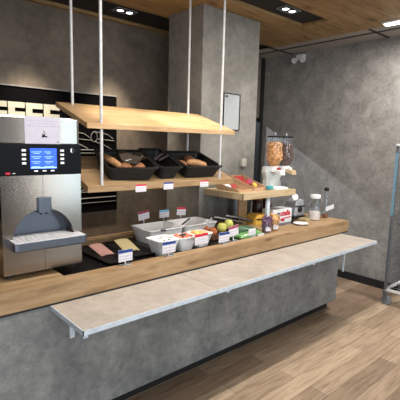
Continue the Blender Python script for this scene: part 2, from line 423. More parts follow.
def ell(cx, cz, rx, rz, a0=0, a1=2*PI): chalk([(cx+rx*math.cos(a0+(a1-a0)*k/16), cz+rz*math.sin(a0+(a1-a0)*k/16)) for k in range(17)])
# cups and wine glasses drawn on their side
for cx in (-2.0, -1.74):
    ell(cx-.11, 1.68, .035, .05); chalk([(cx-.11, 1.735), (cx+.04, 1.71), (cx+.11, 1.665)]); chalk([(cx-.11, 1.635), (cx+.0, 1.60), (cx+.08, 1.56)]); chalk([(cx-.07, 1.66), (cx+.12, 1.645)])
for cx in (-2.02, -1.84, -1.66):
    ell(cx, 1.20, .085, .075); chalk([(cx-.09, 1.235), (cx+.06, 1.16)]); chalk([(cx-.06, 1.15), (cx+.09, 1.24)])
chalk([(-2.4, 1.05), (-1.6, 1.05)], .006); chalk([(-2.4, 1.0), (-1.6, 1.0)], .003); chalk([(-2.4, 1.115), (-1.6, 1.115)], .004)
obj('chalk_drawing', bm, m_chalkline, t, world=True)

# ------------------------------------------------------------------ hanging bread rack
FX0, FX1, SX0, SX1 = -2.575, -1.51, -2.68, -1.36
FY0, FY1 = .35, .79
t = thing('bread_rack', 'oak bread rack of two sloping shelves hung on white rods', 'rack', (-2.0, .57, 1.315))
for x in (FX0, FX1):
    for y, zb in ((FY0+.015, 1.345), (FY1-.01, 1.53)):
        bm = B(); tube(bm, [(x, y, zb), (x, y, ZC)], .0098, 10); obj('rod', bm, m_rod, t, True, world=True)
def slab(z0, z1, th):
    return prism(B(), [(FY0, z0), (FY1+.03, z1+(z1-z0)/(FY1-FY0)*.03), (FY1+.03, z1-th+(z1-z0)/(FY1-FY0)*.03), (FY0, z0-th)], 0, SX0, SX1)
obj('upper_shelf', slab(1.752, 1.895, .034), m_oakshelf, t, world=True, bevel=.002)
obj('lower_shelf', slab(1.357, 1.515, .042), m_oak, t, world=True, bevel=.002)

# baskets on the sloping lower shelf
SL = math.atan2(1.515-1.357, FY1-FY0)
def basket_bm(w, d, h, hb, taper=.03):
    """woven basket, low in front (h), high at the back (hb); origin at front bottom centre, y runs backwards"""
    rows, n = 9, 4*16
    rings = []
    def ring(w_, d_, f, off, inner=0):
        base = rrect(w_-inner*2, d_-inner*2, .03, 0, 15, 0, d/2)
        out = []
        for i, (x, y, z) in enumerate(base):
            hh = h+(hb-h)*max(0, min(1, y/d))
            dx, dy = x, y-d/2; L = math.hypot(dx, dy) or 1
            o = off*(1 if i % 4 < 2 else -1)
            out.append((x+dx/L*o, y+dy/L*o, f*hh))
        return out
    for k in range(rows+1):
        f = k/rows
        for e in (0, 1):
            rings.append(ring(w-2*taper*(1-f), d-2*taper*(1-f), min(1, f+e*.05), (.0025 if k % 2 else -.0025)))
    rings.append(ring(w+.016, d+.016, .96, 0)); rings.append(ring(w+.016, d+.016, 1.04, 0)); rings.append(ring(w, d, 1.05, 0, .012))
    rings.append(ring(w, d, .9, 0, .012)); rings.append(ring(w-2*taper, d-2*taper, .03, 0, .01))
    return loft(B(), rings)
def basket(x, y, w, d, h, hb, label, rot=0):
    z = 1.357+math.tan(SL)*(y-FY0)+.001
    o = obj('bread_basket', basket_bm(w, d, h, hb), m_wicker)
    o.location = (x, y, z); o.rotation_euler = (SL, 0, rot)
    tag(o, label, 'basket', 'black wicker baskets on the lower bread shelf'); return o
b1 = basket(-2.335, .375, .36, .33, .10, .105, 'black wicker basket holding bread rolls, nearest the coffee machine', -.17)
b2 = basket(-2.015, .375, .20, .35, .10, .11, 'narrow black wicker basket in the middle of the lower bread shelf', -.05)
b3 = basket(-1.69, .37, .37, .33, .10, .10, 'black wicker basket at the right end of the lower bread shelf')
def inb(b, x, y, z): return b.matrix_basis @ Vector((x, y, z))
def loaf(name, p, s, rot, tilt, mat, label, seed, group):
    bm = B(); blob(bm, (0, 0, 0), s, 14, 9, .03, seed)
    o = obj(name, bm, mat, None, True); o.location = p; o.rotation_euler = (tilt, 0, rot); tag(o, label, 'bread', group); return o
def baguette(p, L, r, rot, tilt, mat, label, seed, group):
    bm = B(); tube(bm, [(-L/2, 0, 0), (-L*.42, 0, .004), (0, 0, .012), (L*.42, 0, .004), (L/2, 0, 0)], [r*.4, r*.85, r, r*.85, r*.4], 12)
    o = obj('bread_stick', bm, mat, None, True); o.location = p; o.rotation_euler = (0, tilt, rot); tag(o, label, 'bread', group); return o
g1 = 'breads in the basket nearest the coffee machine'
baguette(inb(b1, -.11, .20, .075), .24, .026, 1.9, -.35, m_crust2, 'pale bread stick leaning up the left side of the first basket', 1, g1)
loaf('bread_roll', inb(b1, -.02, .12, .06), (.06, .045, .038), .3, SL, m_crust, 'brown bread roll at the front of the first basket', 2, g1)
loaf('bread_roll', inb(b1, .08, .13, .055), (.06, .042, .036), -.2, SL, m_crust, 'brown bread roll at the right of the first basket', 3, g1)
loaf('bread_roll', inb(b1, .0, .25, .055), (.07, .05, .04), .1, SL, m_crust2, 'pale bread roll at the back of the first basket', 4, g1)
bm = B()
rings = []
for k in range(7):
    a = k/6; rings.append([(-.02+.28*a*.7-.03, .17+.13*math.sin(2*PI*i/12)*(1-.4*a)*.6+.02*math.sin(a*9), .112+.018*math.sin(4*PI*i/12+a*5)+.022*math.cos(2*PI*i/12)*(1-a*.5)) for i in range(12)])
loft(bm, rings)
o = obj('bread_bag', bm, plain('smoked film', (70, 60, 52), .12), None, True); o.location = b1.location; o.rotation_euler = b1.rotation_euler
tag(o, 'crumpled dark plastic bag lying over the rolls in the first basket', 'bag')
g3 = 'breads in the basket at the right end'
baguette(inb(b3, .02, .13, .068), .17, .03, -.35, .15, m_crust2, 'long bread lying across the front of the right basket', 5, g3)
loaf('bread_roll', inb(b3, -.11, .16, .055), (.05, .045, .035), .2, SL, m_crust, 'brown bread roll at the left of the right basket', 6, g3)
loaf('bread_roll', inb(b3, .04, .25, .055), (.06, .05, .035), .2, SL, m_crust, 'brown bread roll at the back of the right basket', 7, g3)
bm = B(); tube(bm, [(-.09, .12, .11), (-.03, .16, .125), (.03, .20, .13)], .012, 8); tube(bm, [(-.06, .11, .11), (0, .14, .118), (.07, .18, .125)], .010, 8)
o = obj('bread_tongs', bm, m_dk, None, True); o.location = b2.location; o.rotation_euler = b2.rotation_euler
tag(o, 'dark tongs lying on top of the narrow middle basket', 'tongs')

# ------------------------------------------------------------------ tags
def scribble(bm, w, h, y, rows=2, seed=0, z0=0, dy=.0006):
    rnd = random.Random(seed)
    for k in range(rows):
        z = z0+h*(.62-.38*k/max(1, rows-1)) if rows > 1 else z0+h*.45
        x = -w*.4
        while x < w*.38:
            L = rnd.uniform(.08, .2)*w; x1 = min(x+L, w*.42)
            box(bm, x, x1, y-dy, y, z, z+h*.07); x = x1+w*.05
    return bm
def shelf_label(x, y, z, head, label, seed):
    t = thing('shelf_label', label, 'price label', (x, y, z), 0, 'price labels clipped to the lower bread shelf')
    w, h = .088, .052
    obj('card', box(B(), -w/2, w/2, -.003, 0, 0, h), m_paper, t)
    obj('header_strip', box(B(), -w/2, w/2, -.0036, -.003, h*.78, h), head, t)
    obj('print', scribble(B(), w, h*.75, -.003, 2, seed), m_inkl, t)
shelf_label(-2.285, FY0, 1.300, m_red, 'white price label with red header under the first bread basket', 1)
shelf_label(-2.045, FY0, 1.304, m_blue, 'white price label with blue header on the lower bread shelf edge', 2)
shelf_label(-1.69, FY0, 1.304, m_red, 'white price label with red header under the right bread basket', 3)
def price_stand(x, y, zbase, z0, w, h, head, label, seed, group, rz=0, lean=0, foot=True):
    t = thing('price_sign', label, 'price sign', (x, y, zbase), rz, group)
    zz = z0-zbase
    M = Matrix.Translation((0, 0, zz)) @ Matrix.Rotation(lean, 4, 'Y')
    obj('card', xf(box(B(), -w/2, w/2, -.002, .002, 0, h), M), m_paper, t)
    obj('header_strip', xf(box(B(), -w/2, w/2, -.0028, -.0022, h*.74, h), M), head, t)
    obj('print', xf(scribble(B(), w, h*.7, -.0021, 2, seed), M), m_inkl, t)
    bm = B(); tube(bm, [(0, .004, .004), (0, .004, zz+h*.4)], .004, 6); obj('stem', bm, m_white, t, True)
    if foot:
        bm = B(); tube(bm, [(-.035, .012, .004), (-.03, -.02, .004), (.03, -.02, .004), (.035, .012, .004), (0, .004, .004)], .0035, 6); obj('foot', bm, m_alu, t, True)
gA = 'price signs along the front edge of the worktop'
price_stand(-2.585, .06, ZT, .925, .096, .072, m_blue, 'price sign with blue header before the black cold-cut trays', 11, gA)
price_stand(-2.255, .06, ZT, .925, .108, .074, m_blue, 'price sign with blue header before the white speckled bowl', 12, gA, 0)
price_stand(-1.93, .10, ZT, .925, .115, .078, m_red, 'price sign with red header leaning before the right-hand bowl', 13, gA, -.1, -.05, False)
price_stand(-1.73, .07, ZT, .918, .108, .074, m_blue, 'price sign with blue header before the yellow apples', 14, gA)
price_stand(-1.605, .09, ZT, .945, .104, .078, m_pink, 'price sign with pink header between apples and green pack', 15, gA, 0, -.1)
price_stand(-1.38, .10, ZT, .918, .085, .052, m_white, 'small white sign at the front of the green salad pack', 16, gA)
gB = 'small signs standing up behind the white pans'
price_stand(-1.995, .735, WZ+.07, 1.012, .105, .07, m_pink, 'raised price sign with pink header, leftmost behind the pans', 21, gB, 0, -.12, False)
price_stand(-1.79, .735, WZ+.07, 1.008, .10, .066, m_lblue, 'raised price sign with light blue header, middle one behind the pans', 22, gB, 0, 0, False)
price_stand(-1.605, .735, WZ+.07, 1.010, .10, .07, m_red, 'raised price sign with red header, rightmost behind the pans', 23, gB, 0, .08, False)

# ------------------------------------------------------------------ food on the counter
def put(o, loc, rz=0): o.location = loc; o.rotation_euler[2] = rz; return o
gP = 'large white pans at the back of the well'
pd = .28
for x, w, lab in ((-1.975, .34, 'large white pan at the back, nearest the cheese tray'), (-1.62, .36, 'large white pan at the back, nearest the column')):
    o = obj('food_pan', tub(B(), w-.07, pd-.06, w-.012, pd, .115, .004, .025, .006), m_cer, None, True); put(o, (x, .575, WZ))
    tag(o, lab, 'pan', gP)
    bm = B(); loft(bm, [rrect(w-.075, pd-.065, .02, .02), rrect(w-.065, pd-.055, .02, .04)]); f = obj('pan_filling', bm, m_yogurt); put(f, (x, .575, WZ))
    tag(f, 'pale spread filling the '+lab[6:], 'spread', kind='stuff')
gBw = 'square white bowls at the front of the well'
def bowl(x, y, w, d, h, lab, rz=0):
    o = obj('food_bowl', tub(B(), w*.66, d*.66, w, d, h, .004, .022, .004), m_cer, None, True); put(o, (x, y, WZ), rz); tag(o, lab, 'bowl', gBw); return o
bowl(-2.175, .235, .185, .17, .11, 'square white bowl of speckled white food beside the black trays')
bowl(-1.985, .245, .165, .15, .10, 'square white bowl of pinkish food, middle of the three')
bowl(-1.81, .26, .16, .15, .10, 'square white bowl of orange food beside the fruit box')
bm = B(); loft(bm, [rrect(.14, .12, .02, .06), rrect(.170, .156, .02, .098), rrect(.10, .08, .02, .106)]); o = obj('bowl_filling', bm, m_yogurt, None, True); put(o, (-2.175, .235, WZ)); tag(o, 'smooth white food in the bowl beside the black trays', 'food', kind='stuff')
bm = B(); rnd = random.Random(3)
for k in range(16): blob(bm, (rnd.uniform(-.07, .07), rnd.uniform(-.055, .055), .105), (.008, .006, .004), 6, 4, .1, k)
o = obj('dark_specks', bm, m_dk); put(o, (-2.175, .235, WZ)); tag(o, 'dark bits scattered over the white food in the left bowl', 'food', kind='stuff')
for (x, y, m, lab, sd) in ((-1.985, .245, m_salad, 'pinkish chunky food heaped in the middle bowl', 5), (-1.81, .26, m_salad2, 'orange chunky food heaped in the right-hand bowl', 6)):
    bm = B(); rnd = random.Random(sd); loft(bm, [rrect(.115, .105, .02, .05), rrect(.142, .127, .02, .085)])
    for k in range(26): blob(bm, (rnd.uniform(-.055, .055), rnd.uniform(-.05, .05), .088+rnd.uniform(0, .014)), (.018, .014, .011), 7, 5, .15, k)
    o = obj('bowl_filling', bm, m, None, True); put(o, (x, y, WZ)); tag(o, lab, 'food', kind='stuff')
# serving spoons
def utensil(name, p0, p1, mat, lab, r=.006):
    bm = B(); p0, p1 = Vector(p0), Vector(p1); L = (p1-p0).length
    tube(bm, [p0, p0.lerp(p1, .05), p0.lerp(p1, .6), p0.lerp(p1, .97), p1], [r*.5, r*1.2, r, r*.8, r*.4], 8)
    blob(bm, p1+Vector((0, 0, -.01)), (.03, .022, .008), 10, 6)
    o = obj(name, bm, mat, None, True); tag(o, lab, 'utensil', 'serving utensils in the white pans'); return o
utensil('serving_spoon', (-2.10, .36, 1.00), (-1.885, .52, .945), m_dk, 'dark serving spoon across the pan behind the speckled bowl')
utensil('serving_spoon', (-1.70, .50, 1.03), (-1.82, .52, .95), m_dk, 'dark serving spoon across the right-hand white pan')
utensil('serving_tongs', (-1.545, .40, 1.03), (-1.72, .33, .97), m_alu, 'pale steel tongs resting above the fruit box')
utensil('bowl_spoon', (-1.99, .24, 1.03), (-1.995, .235, .985), m_dk, 'little dark spoon handle sticking up in the middle bowl', .004)
# cold cuts on black trays
def blacktray(x, y, w, d, lab, rz):
    o = obj('cold_cut_tray', tub(B(), w-.03, d-.03, w, d, .018, .003, .03, .004), m_plate, None, True); put(o, (x, y, WZ), rz); tag(o, lab, 'tray', 'black cold-cut trays'); return o
blacktray(-2.525, .43, .20, .48, 'black tray holding ham slices beside the coffee machine', 0)
blacktray(-2.305, .46, .20, .46, 'black tray holding cheese slices beside the white bowl', 0)
def slice_(name, x, y, z, w, d, rz, tl, mat, lab, cat, grp):
    bm = B(); n = 6
    prof = [(-w/2+w*k/n, .006*math.sin(PI*k/n)) for k in range(n+1)]
    poly = prof+[(a, b-.004) for a, b in prof[::-1]]
    prism(bm, poly, 1, -d/2, d/2)
    o = obj(name, bm, mat); o.location = (x, y, z); o.rotation_euler = (tl, 0, rz); tag(o, lab, cat, grp)
for k in range(4): slice_('ham_slice', -2.515+.003*k, .44+.04*k, WZ+.016+.005*k, .10, .08, .05, .22, m_ham, ['pink ham slice at the front of its black tray', 'second pink ham slice from the front of the tray', 'third pink ham slice from the front of the tray', 'pink ham slice at the back of its black tray'][k], 'ham', 'ham slices')
for k in range(5): slice_('cheese_slice', -2.325+.008*k, .42+.038*k, WZ+.016+.005*k, .11, .08, -.1, .14, m_cheese, ['pale cheese slice at the front of its black tray', 'second pale cheese slice from the front', 'middle one of the pale cheese slices', 'second pale cheese slice from the back', 'pale cheese slice at the back of its tray'][k], 'cheese', 'cheese slices')
# fruit box
t = thing('fruit_box', 'low dark wooden box of apples and oranges', 'box', (-1.475, .385, WZ), 0)
obj('bottom', box(B(), -.175, .175, -.105, .105, 0, .008), m_dk, t)
for a in ((-.175, .175, -.105, -.097, 0, .05), (-.175, .175, .097, .105, 0, .07), (-.175, -.167, -.097, .097, 0, .06), (.167, .175, -.097, .097, 0, .06)): obj('side', box(B(), *a), plain('dark wood', (84, 56, 36), .6), t)
def fruit(name, p, r, mat, lab, cat):
    t = thing(name, lab, cat, p, random.uniform(0, 6), 'fruits in the dark box')
    bm = B(); lathe(bm, [(.003, r*.72), (r*.3, r*.92), (r*.7, r*.75), (r, r*.05), (r*.85, -r*.55), (r*.5, -r*.9), (.004, -r*.82)], 0, 0, 18); obj('flesh', bm, mat, t, True)
    bm = B(); tube(bm, [(0, 0, r*.7), (.002, 0, r), (.006, 0, r*1.25)], .0022, 6); obj('stem', bm, m_dk, t)
fruit('apple', (-1.49, .335, .952), .042, m_apple, 'yellow apple at the front of the fruit box', 'apple')
fruit('apple', (-1.36, .385, .958), .043, m_apple, 'yellow apple nearer the green pack', 'apple')
fruit('orange', (-1.60, .33, .932), .038, m_orange, 'orange fruit left of the yellow apples', 'orange')
fruit('orange', (-1.595, .425, .932), .036, m_orange, 'orange fruit behind the front orange one', 'orange')
# green salad pack with dark cucumbers behind
t = thing('salad_pack', 'green vegetables in a shiny clear-wrapped tray with white label', 'vegetable pack', (-1.365, .185, WZ), 0)
bm = B(); loft(bm, [rrect(.24, .15, .02, 0), rrect(.28, .18, .03, .04), rrect(.27, .17, .03, .055), rrect(.2, .12, .03, .075)]); obj('wrapped_tray', bm, m_wrap, t, True)
bm = B(); prism(bm, [(.06, .052), (.135, .030), (.137, .035), (.062, .057)], 1, -.085, .0); obj('label', box(B(), .05, .13, -.094, -.09, .006, .05), m_paper, t)
for k in range(3):
    bm = B(); tube(bm, [(-.13, -.03+.04*k, .07), (-.06, -.028+.04*k, .082), (.05, -.028+.04*k, .082), (.12, -.03+.04*k, .07)], [.008, .02, .02, .008], 10); obj('cucumber', bm, m_wrapd, t, True)
for x, lab in ((-1.36, 'dark serving spoon behind the apples'), (-1.22, 'dark serving spoon behind the green pack')):
    bm = B(); tube(bm, [(x-.06, .50, 1.005), (x+.02, .42, .99), (x+.11, .32, .965)], [.014, .018, .008], 8); o = obj('salad_spoon', bm, m_dk, None, True); tag(o, lab, 'spoon', 'dark spoons behind the vegetables')
# yellow bread pack
t = thing('crispbread_pack', 'yellow wrapped pack with a dark curved stripe under the side shelf', 'food pack', (-.87, .46, VZ), -.1)
bm = B(); prism(bm, [(-.10, 0), (.10, 0), (.10, .08), (.05, .105), (-.07, .11), (-.10, .085)], 1, -.07, .07); obj('wrapper', bm, m_yel, t, bevel=.008)
bm = B(); tube(bm, [(-.095, -.073, .07), (-.03, -.073, .07), (.04, -.073, .05), (.095, -.073, .015)], .006, 6); obj('stripe', bm, m_dk, t)

# ------------------------------------------------------------------ side shelf with cereals
DX0, DX1, DY0, DY1, DZ0, DZ1 = -1.284, -.52, .30, .785, 1.168, 1.225
t = thing('side_shelf', 'pale plywood side shelf on legs carrying the cereal dispenser', 'shelf', (-.9, .54, ZT))
obj('board', box(B(), DX0, DX1, DY0, DY1, DZ0, DZ1), m_oakdisp, t, world=True, bevel=.002)
bm = B(); box(bm, DX0-.001, DX0+.006, DY0-.002, DY0+.004, DZ0, DZ1); obj('corner_seam', bm, m_dk, t, world=True)
for a in ((-.925, -.885, .32, .34), (-.925, -.885, .72, .74), (-.60, -.57, .73, .75)):
    obj('leg', box(B(), *a, (VZ if a[0] > VX0 and a[3] < WY1 else (WZ if a[0] < WX1 and a[3] < WY1 else ZT)), DZ0), m_edge, t, world=True)
obj('side_panel', box(B(), -1.11, -1.0, .50, .52, ZT, DZ0), m_oak, t, world=True)
def carton(x, y, w, d, hf, hb, lab, rz):
    t = thing('display_carton', lab, 'carton', (x, y, DZ1), rz, 'cardboard display cartons on the side shelf')
    obj('bottom', box(B(), -w/2, w/2, -d/2, d/2, 0, .003), m_kraft, t)
    for x0 in (-w/2, w/2-.004): obj('side', prism(B(), [(-d/2, .003), (d/2, .003), (d/2, hb), (d/2-.04, hb), (-d/2, hf)], 0, x0, x0+.004), m_kraft, t)
    obj('front', box(B(), -w/2+.004, w/2-.004, -d/2, -d/2+.004, .003, hf), m_kraft, t)
    obj('back', box(B(), -w/2+.004, w/2-.004, d/2-.004, d/2, .003, hb), m_kraft, t)
carton(-1.15, .53, .18, .28, .022, .055, 'low cardboard carton at the left end of the side shelf', 0)
carton(-.945, .56, .18, .33, .03, .12, 'taller slanted cardboard carton with colourful packets beside the dispenser', 0)
def packet(x, y, z, w, d, h, rz, tl, mat, lab, grp):
    bm = B(); loft(bm, [[(-w/2, -.001, 0), (w/2, -.001, 0), (w/2, .001, 0), (-w/2, .001, 0)], [(-w/2, -d/2, h*.3), (w/2, -d/2, h*.3), (w/2, d/2, h*.3), (-w/2, d/2, h*.3)], [(-w/2, -d/2, h*.7), (w/2, -d/2, h*.7), (w/2, d/2, h*.7), (-w/2, d/2, h*.7)], [(-w/2, -.001, h), (w/2, -.001, h), (w/2, .001, h), (-w/2, .001, h)]])
    o = obj('snack_packet', bm, mat, None, False, .004); o.location = (x, y, z); o.rotation_euler = (tl, 0, rz); tag(o, lab, 'packet', grp)
gk = 'colourful packets in the cartons'
packet(-1.12, .55, DZ1+.02, .06, .02, .05, .1, -1.0, m_redp, 'red packet lying in the low carton', gk)
packet(-1.18, .57, DZ1+.02, .06, .02, .05, -.2, -1.0, m_white, 'white packet lying in the low carton', gk)
packet(-.97, .53, DZ1+.035, .07, .02, .06, .1, -.8, m_redp, 'red packet at the front of the taller carton', gk)
packet(-.915, .47, DZ1+.025, .045, .02, .05, .3, -.7, m_yel, 'yellow packet at the front of the taller carton', gk)
packet(-.955, .63, DZ1+.06, .10, .02, .07, -.1, -.7, m_redp, 'red packet at the back of the taller carton', gk)
packet(-.90, .56, DZ1+.045, .05, .02, .06, -.4, -.7, m_pink, 'pink packet at the right of the taller carton', gk)
packet(-.82, .36, DZ1+.012, .08, .03, .05, .2, -1.1, m_teal, 'teal packet lying on the side shelf before the dispenser', gk)
# white box against the column
o = obj('wall_socket', box(B(), -.80, -.735, CY0-.04, CY0, 1.42, 1.5), plain('cream plastic', (176, 170, 160), .5), None, False, .006); tag(o, 'small white box fixed to the column above the cartons', 'wall box')

# cereal dispenser
t = thing('cereal_dispenser', 'twin clear cereal dispenser on a white stand on the side shelf', 'cereal dispenser', (-.68, .46, DZ1))
bm = B(); loft(bm, [rrect(.20, .22, .04, 0, 4, .03), rrect(.20, .22, .04, .012, 4, .03), rrect(.15, .16, .04, .02, 4, .03)]); obj('base', bm, m_white, t, True)
bm = B(); prism(bm, [(-.10, .012), (.14, .012), (.12, .09), (.16, .16), (.17, .215), (-.10, .215), (-.115, .16), (-.09, .09)], 1, .0, .06); obj('stand', bm, plain('pale grey plastic', (186, 190, 186), .3), t, bevel=.012)
for cx, fm, fh, nm in ((0, m_flake, .245, 'corn flakes'), (.18, m_cocoa, .235, 'dark cereal')):
    H = .21
    bm = B(); lathe(bm, [(.045, H), (.070, H+.05), (.078, H+.10), (.078, H+.285), (.075, H+.285), (.075, H+.10), (.067, H+.052), (.042, H+.004)], cx, 0, 28, False)
    hp = obj('hopper', bm, m_glass2, t, True, label='clear hopper filled with '+nm)
    bm = B(); lathe(bm, [(.042, H+.005), (.066, H+.053), (.0735, H+.10), (.0735, H+fh-.02), (.05, H+fh-.008), (.01, H+fh)], cx, 0, 24)
    rnd = random.Random(9)
    for k in range(60):
        a, z = rnd.uniform(0, 2*PI), rnd.uniform(H+.06, H+fh-.02); blob(bm, (cx+.0715*math.cos(a), .0715*math.sin(a), z), (.012, .012, .009), 6, 4, .25, k)
    ce = obj('cereal', bm, fm, hp); ce['kind'] = 'stuff'
    bm = B(); lathe(bm, [(.076, H+.281), (.0775, H+.290), (.06, H+.296), (.02, H+.298)], cx, 0, 28); lid = obj('lid', bm, m_satin, t, True)
    bm = B(); lathe(bm, [(.008, H+.302), (.012, H+.318), (.004, H+.326)], cx, 0, 12); obj('knob', bm, m_alu, lid, True)
    bm = B(); lathe(bm, [(.05, H-.045), (.05, H+.006)], cx, 0, 24); obj('portion_wheel', bm, m_white, t, True)
    bm = B(); prism(bm, [(-.12, H-.075), (-.03, H-.05), (-.03, H-.02), (-.11, H-.035)], 0, cx-.035, cx+.035); ch = obj('chute', bm, m_white if cx == 0 else m_oakdisp, t, bevel=.004)
    bm = B(); tube(bm, [(cx, -.05, H-.02), (cx, -.075, H-.02)], .018, 12); obj('turn_knob', bm, m_redp if cx == 0 else m_white, ch)

# ------------------------------------------------------------------ spreads on the right of the worktop
def jar(x, y, mat, lab, sd):
    t = thing('portion_jar', lab, 'jar', (x, y, ZT), 0, 'glass jars of little portion packs')
    bm = B(); lathe(bm, [(.036, 0), (.040, .006), (.040, .085), (.036, .10), (.034, .10), (.037, .084), (.037, .008)], 0, 0, 22, False); obj('glass', bm, m_glass, t, True)
    rnd = random.Random(sd); bm = B(); lathe(bm, [(.034, .004), (.035, .095), (.02, .1)], 0, 0, 14)
    for k in range(40):
        a, z, r = rnd.uniform(0, 6.28), rnd.uniform(.05, .145), 0
        r = .038 if z < .10 else .045*math.sqrt(max(0, 1-((z-.10)/.05)**2)); q = rnd.uniform(.006, .011)
        blob(bm, (r*math.cos(a), r*math.sin(a), z), (q*1.3, q*1.3, q), 6, 4, .2, k)
    blob(bm, (0, 0, .10), (.04, .04, .04), 12, 8)
    po = obj('portion_packs', bm, mat, t); po['kind'] = 'stuff'
    bm = B(); rings = [[(rr_*math.cos(a), rr_*math.sin(a), z) for a in [math.radians(-150+10*i) for i in range(13)]] for rr_, z in ((.0408, .02), (.0408, .055), (.0402, .055), (.0402, .02))]
    loft(bm, rings, False, False, True); lb = obj('label', bm, m_paper, t)
jar(-1.155, .135, plain('purple portions', (110, 80, 104), .4, var=.35), 'glass jar of purplish portion packs with white label', 1)
jar(-1.035, .15, m_honey, 'glass jar of honey-coloured portion packs with white label', 2)
# white box of chocolate spread portions
t = thing('spread_box', 'white box of chocolate spread portions with red lettering', 'box', (-.615, .37, VZ), 0)
bw, bh = .30, .14
obj('carton', box(B(), -bw/2, bw/2, 0, .14, 0, bh), m_white, t, bevel=.003)
bm = text_bm('n', .075, .0005, True); xf(bm, Matrix.Translation((-.085, -.0015, .075)) @ Matrix.Rotation(PI/2, 4, 'X')); obj('black_letter', bm, m_ink, t)
bm = text_bm('utella', .075, .0005, True); xf(bm, Matrix.Translation((-.042, -.0015, .075)) @ Matrix.Rotation(PI/2, 4, 'X')); obj('red_lettering', bm, m_red, t)
bm = B(); tube(bm, [(-.06, -.001, .035), (.02, -.001, .05), (.13, -.001, .055)], .005, 6); box(bm, -.02, .03, -.002, 0, .02, .04); obj('red_print', bm, m_red, t)
bm = B(); blob(bm, (-.09, -.001, .03), (.02, .002, .018), 10, 6); blob(bm, (-.06, -.001, .055), (.016, .002, .012), 10, 6); obj('brown_print', bm, m_choc, t)
def spreadjar(x, y, r, h, m, lab):
    t = thing('spread_jar', lab, 'jar', (x, y, VZ), 0, 'dark jars under the side shelf')
    bm = B(); lathe(bm, [(r*.9, 0), (r, .01), (r, h*.62), (r*.8, h*.74), (r*.72, h*.78)], 0, 0, 22); obj('body', bm, m_choc, t, True)
    bm = B(); lathe(bm, [(r*.78, h*.78), (r*.78, h*.99), (r*.7, h)], 0, 0, 22); obj('lid', bm, m, t, True)
spreadjar(-.70, .62, .055, .27, m_ccap, 'dark jar with brown lid behind the white box')
spreadjar(-.56, .62, .055, .25, m_choc, 'dark jar with dark lid behind the white box')
# steel dispenser with round white lid
t = thing('spread_dispenser', 'grey steel cased dispenser with dark window beside the white box', 'dispenser', (-.335, .42, ZT), -.15)
bm = B(); prism(bm, [(-.07, .03), (.07, .03), (.07, .12), (.05, .19), (.0, .205), (-.06, .17), (-.07, .12)], 1, -.06, .08); obj('case', bm, m_alu, t, bevel=.008)
obj('foot', box(B(), -.08, .08, -.07, .09, 0, .03), m_dk, t, bevel=.004)
bm = B(); tube(bm, [(-.0, -.0605, .095), (.0, -.066, .095)], .03, 16); obj('window', bm, m_dk, t)
obj('band', box(B(), -.072, .072, -.063, -.0605, .12, .135), m_dk, t)
bm = B(); tube(bm, [(-.055, -.03, .22), (-.06, -.045, .225)], .034, 18); tube(bm, [(-.05, 0, .17), (-.056, -.032, .218)], .008, 8); obj('lid', bm, m_white, t, True)
# white plate
bm = B(); lathe(bm, [(.04, 0), (.045, .004), (.068, .014), (.072, .018), (.068, .018), (.04, .008), (.01, .007)], 0, 0, 30); o = obj('small_plate', bm, m_cer, None, True); put(o, (-.615, .20, ZT-.0)); tag(o, 'small round white plate at the front right of the worktop', 'plate')
o.location = (-.61, .16, ZT)
bm = B(); box(bm, -.06, .06, -.05, .05, 0, .018); o = obj('butter_block', bm, m_cheese, None, False, .004); put(o, (-.33, .29, ZT), .0); tag(o, 'pale yellow slab on the worktop behind the white plate', 'butter')
# milk jar
t = thing('milk_jar', 'clear glass jar with white lid a third full of milk', 'jar', (-.27, .235, ZT))
bm = B(); lathe(bm, [(.058, 0), (.062, .008), (.062, .17), (.05, .205), (.047, .225), (.044, .225), (.047, .203), (.059, .168), (.059, .01)], 0, 0, 28, False); obj('glass', bm, m_glass, t, True)
bm = B(); lathe(bm, [(.057, .006), (.0575, .085), (.05, .0855)], 0, 0, 28); obj('milk', bm, m_milk, t, True)
bm = B(); lathe(bm, [(.05, .222), (.053, .225), (.053, .25), (.045, .258), (.01, .26)], 0, 0, 28); obj('lid', bm, m_white, t, True)
# tall bottle
t = thing('glass_bottle', 'slim clear bottle with black cap at the worktop corner', 'bottle', (-.075, .23, ZT))
bm = B(); lathe(bm, [(.030, 0), (.032, .006), (.032, .13), (.024, .18), (.017, .22), (.016, .29), (.014, .29), (.014, .22), (.021, .18), (.029, .13), (.029, .008)], 0, 0, 22, False); obj('glass', bm, m_glass, t, True)
bm = B(); lathe(bm, [(.022, .285), (.024, .288), (.024, .312), (.016, .318), (.004, .322)], 0, 0, 20); obj('cap', bm, m_satin, t, True)
bm = B(); lathe(bm, [(.027, .01), (.027, .04), (.02, .041)], 0, 0, 18); obj('contents', bm, m_ccap, t, True)
bm = B(); xf(box(bm, -.055, .10, -.004, 0, .0, .045), Matrix.Translation((.0, -.036, .085)) @ Matrix.Rotation(-.12, 4, 'Y')); obj('paper_tag', bm, m_paper, t)

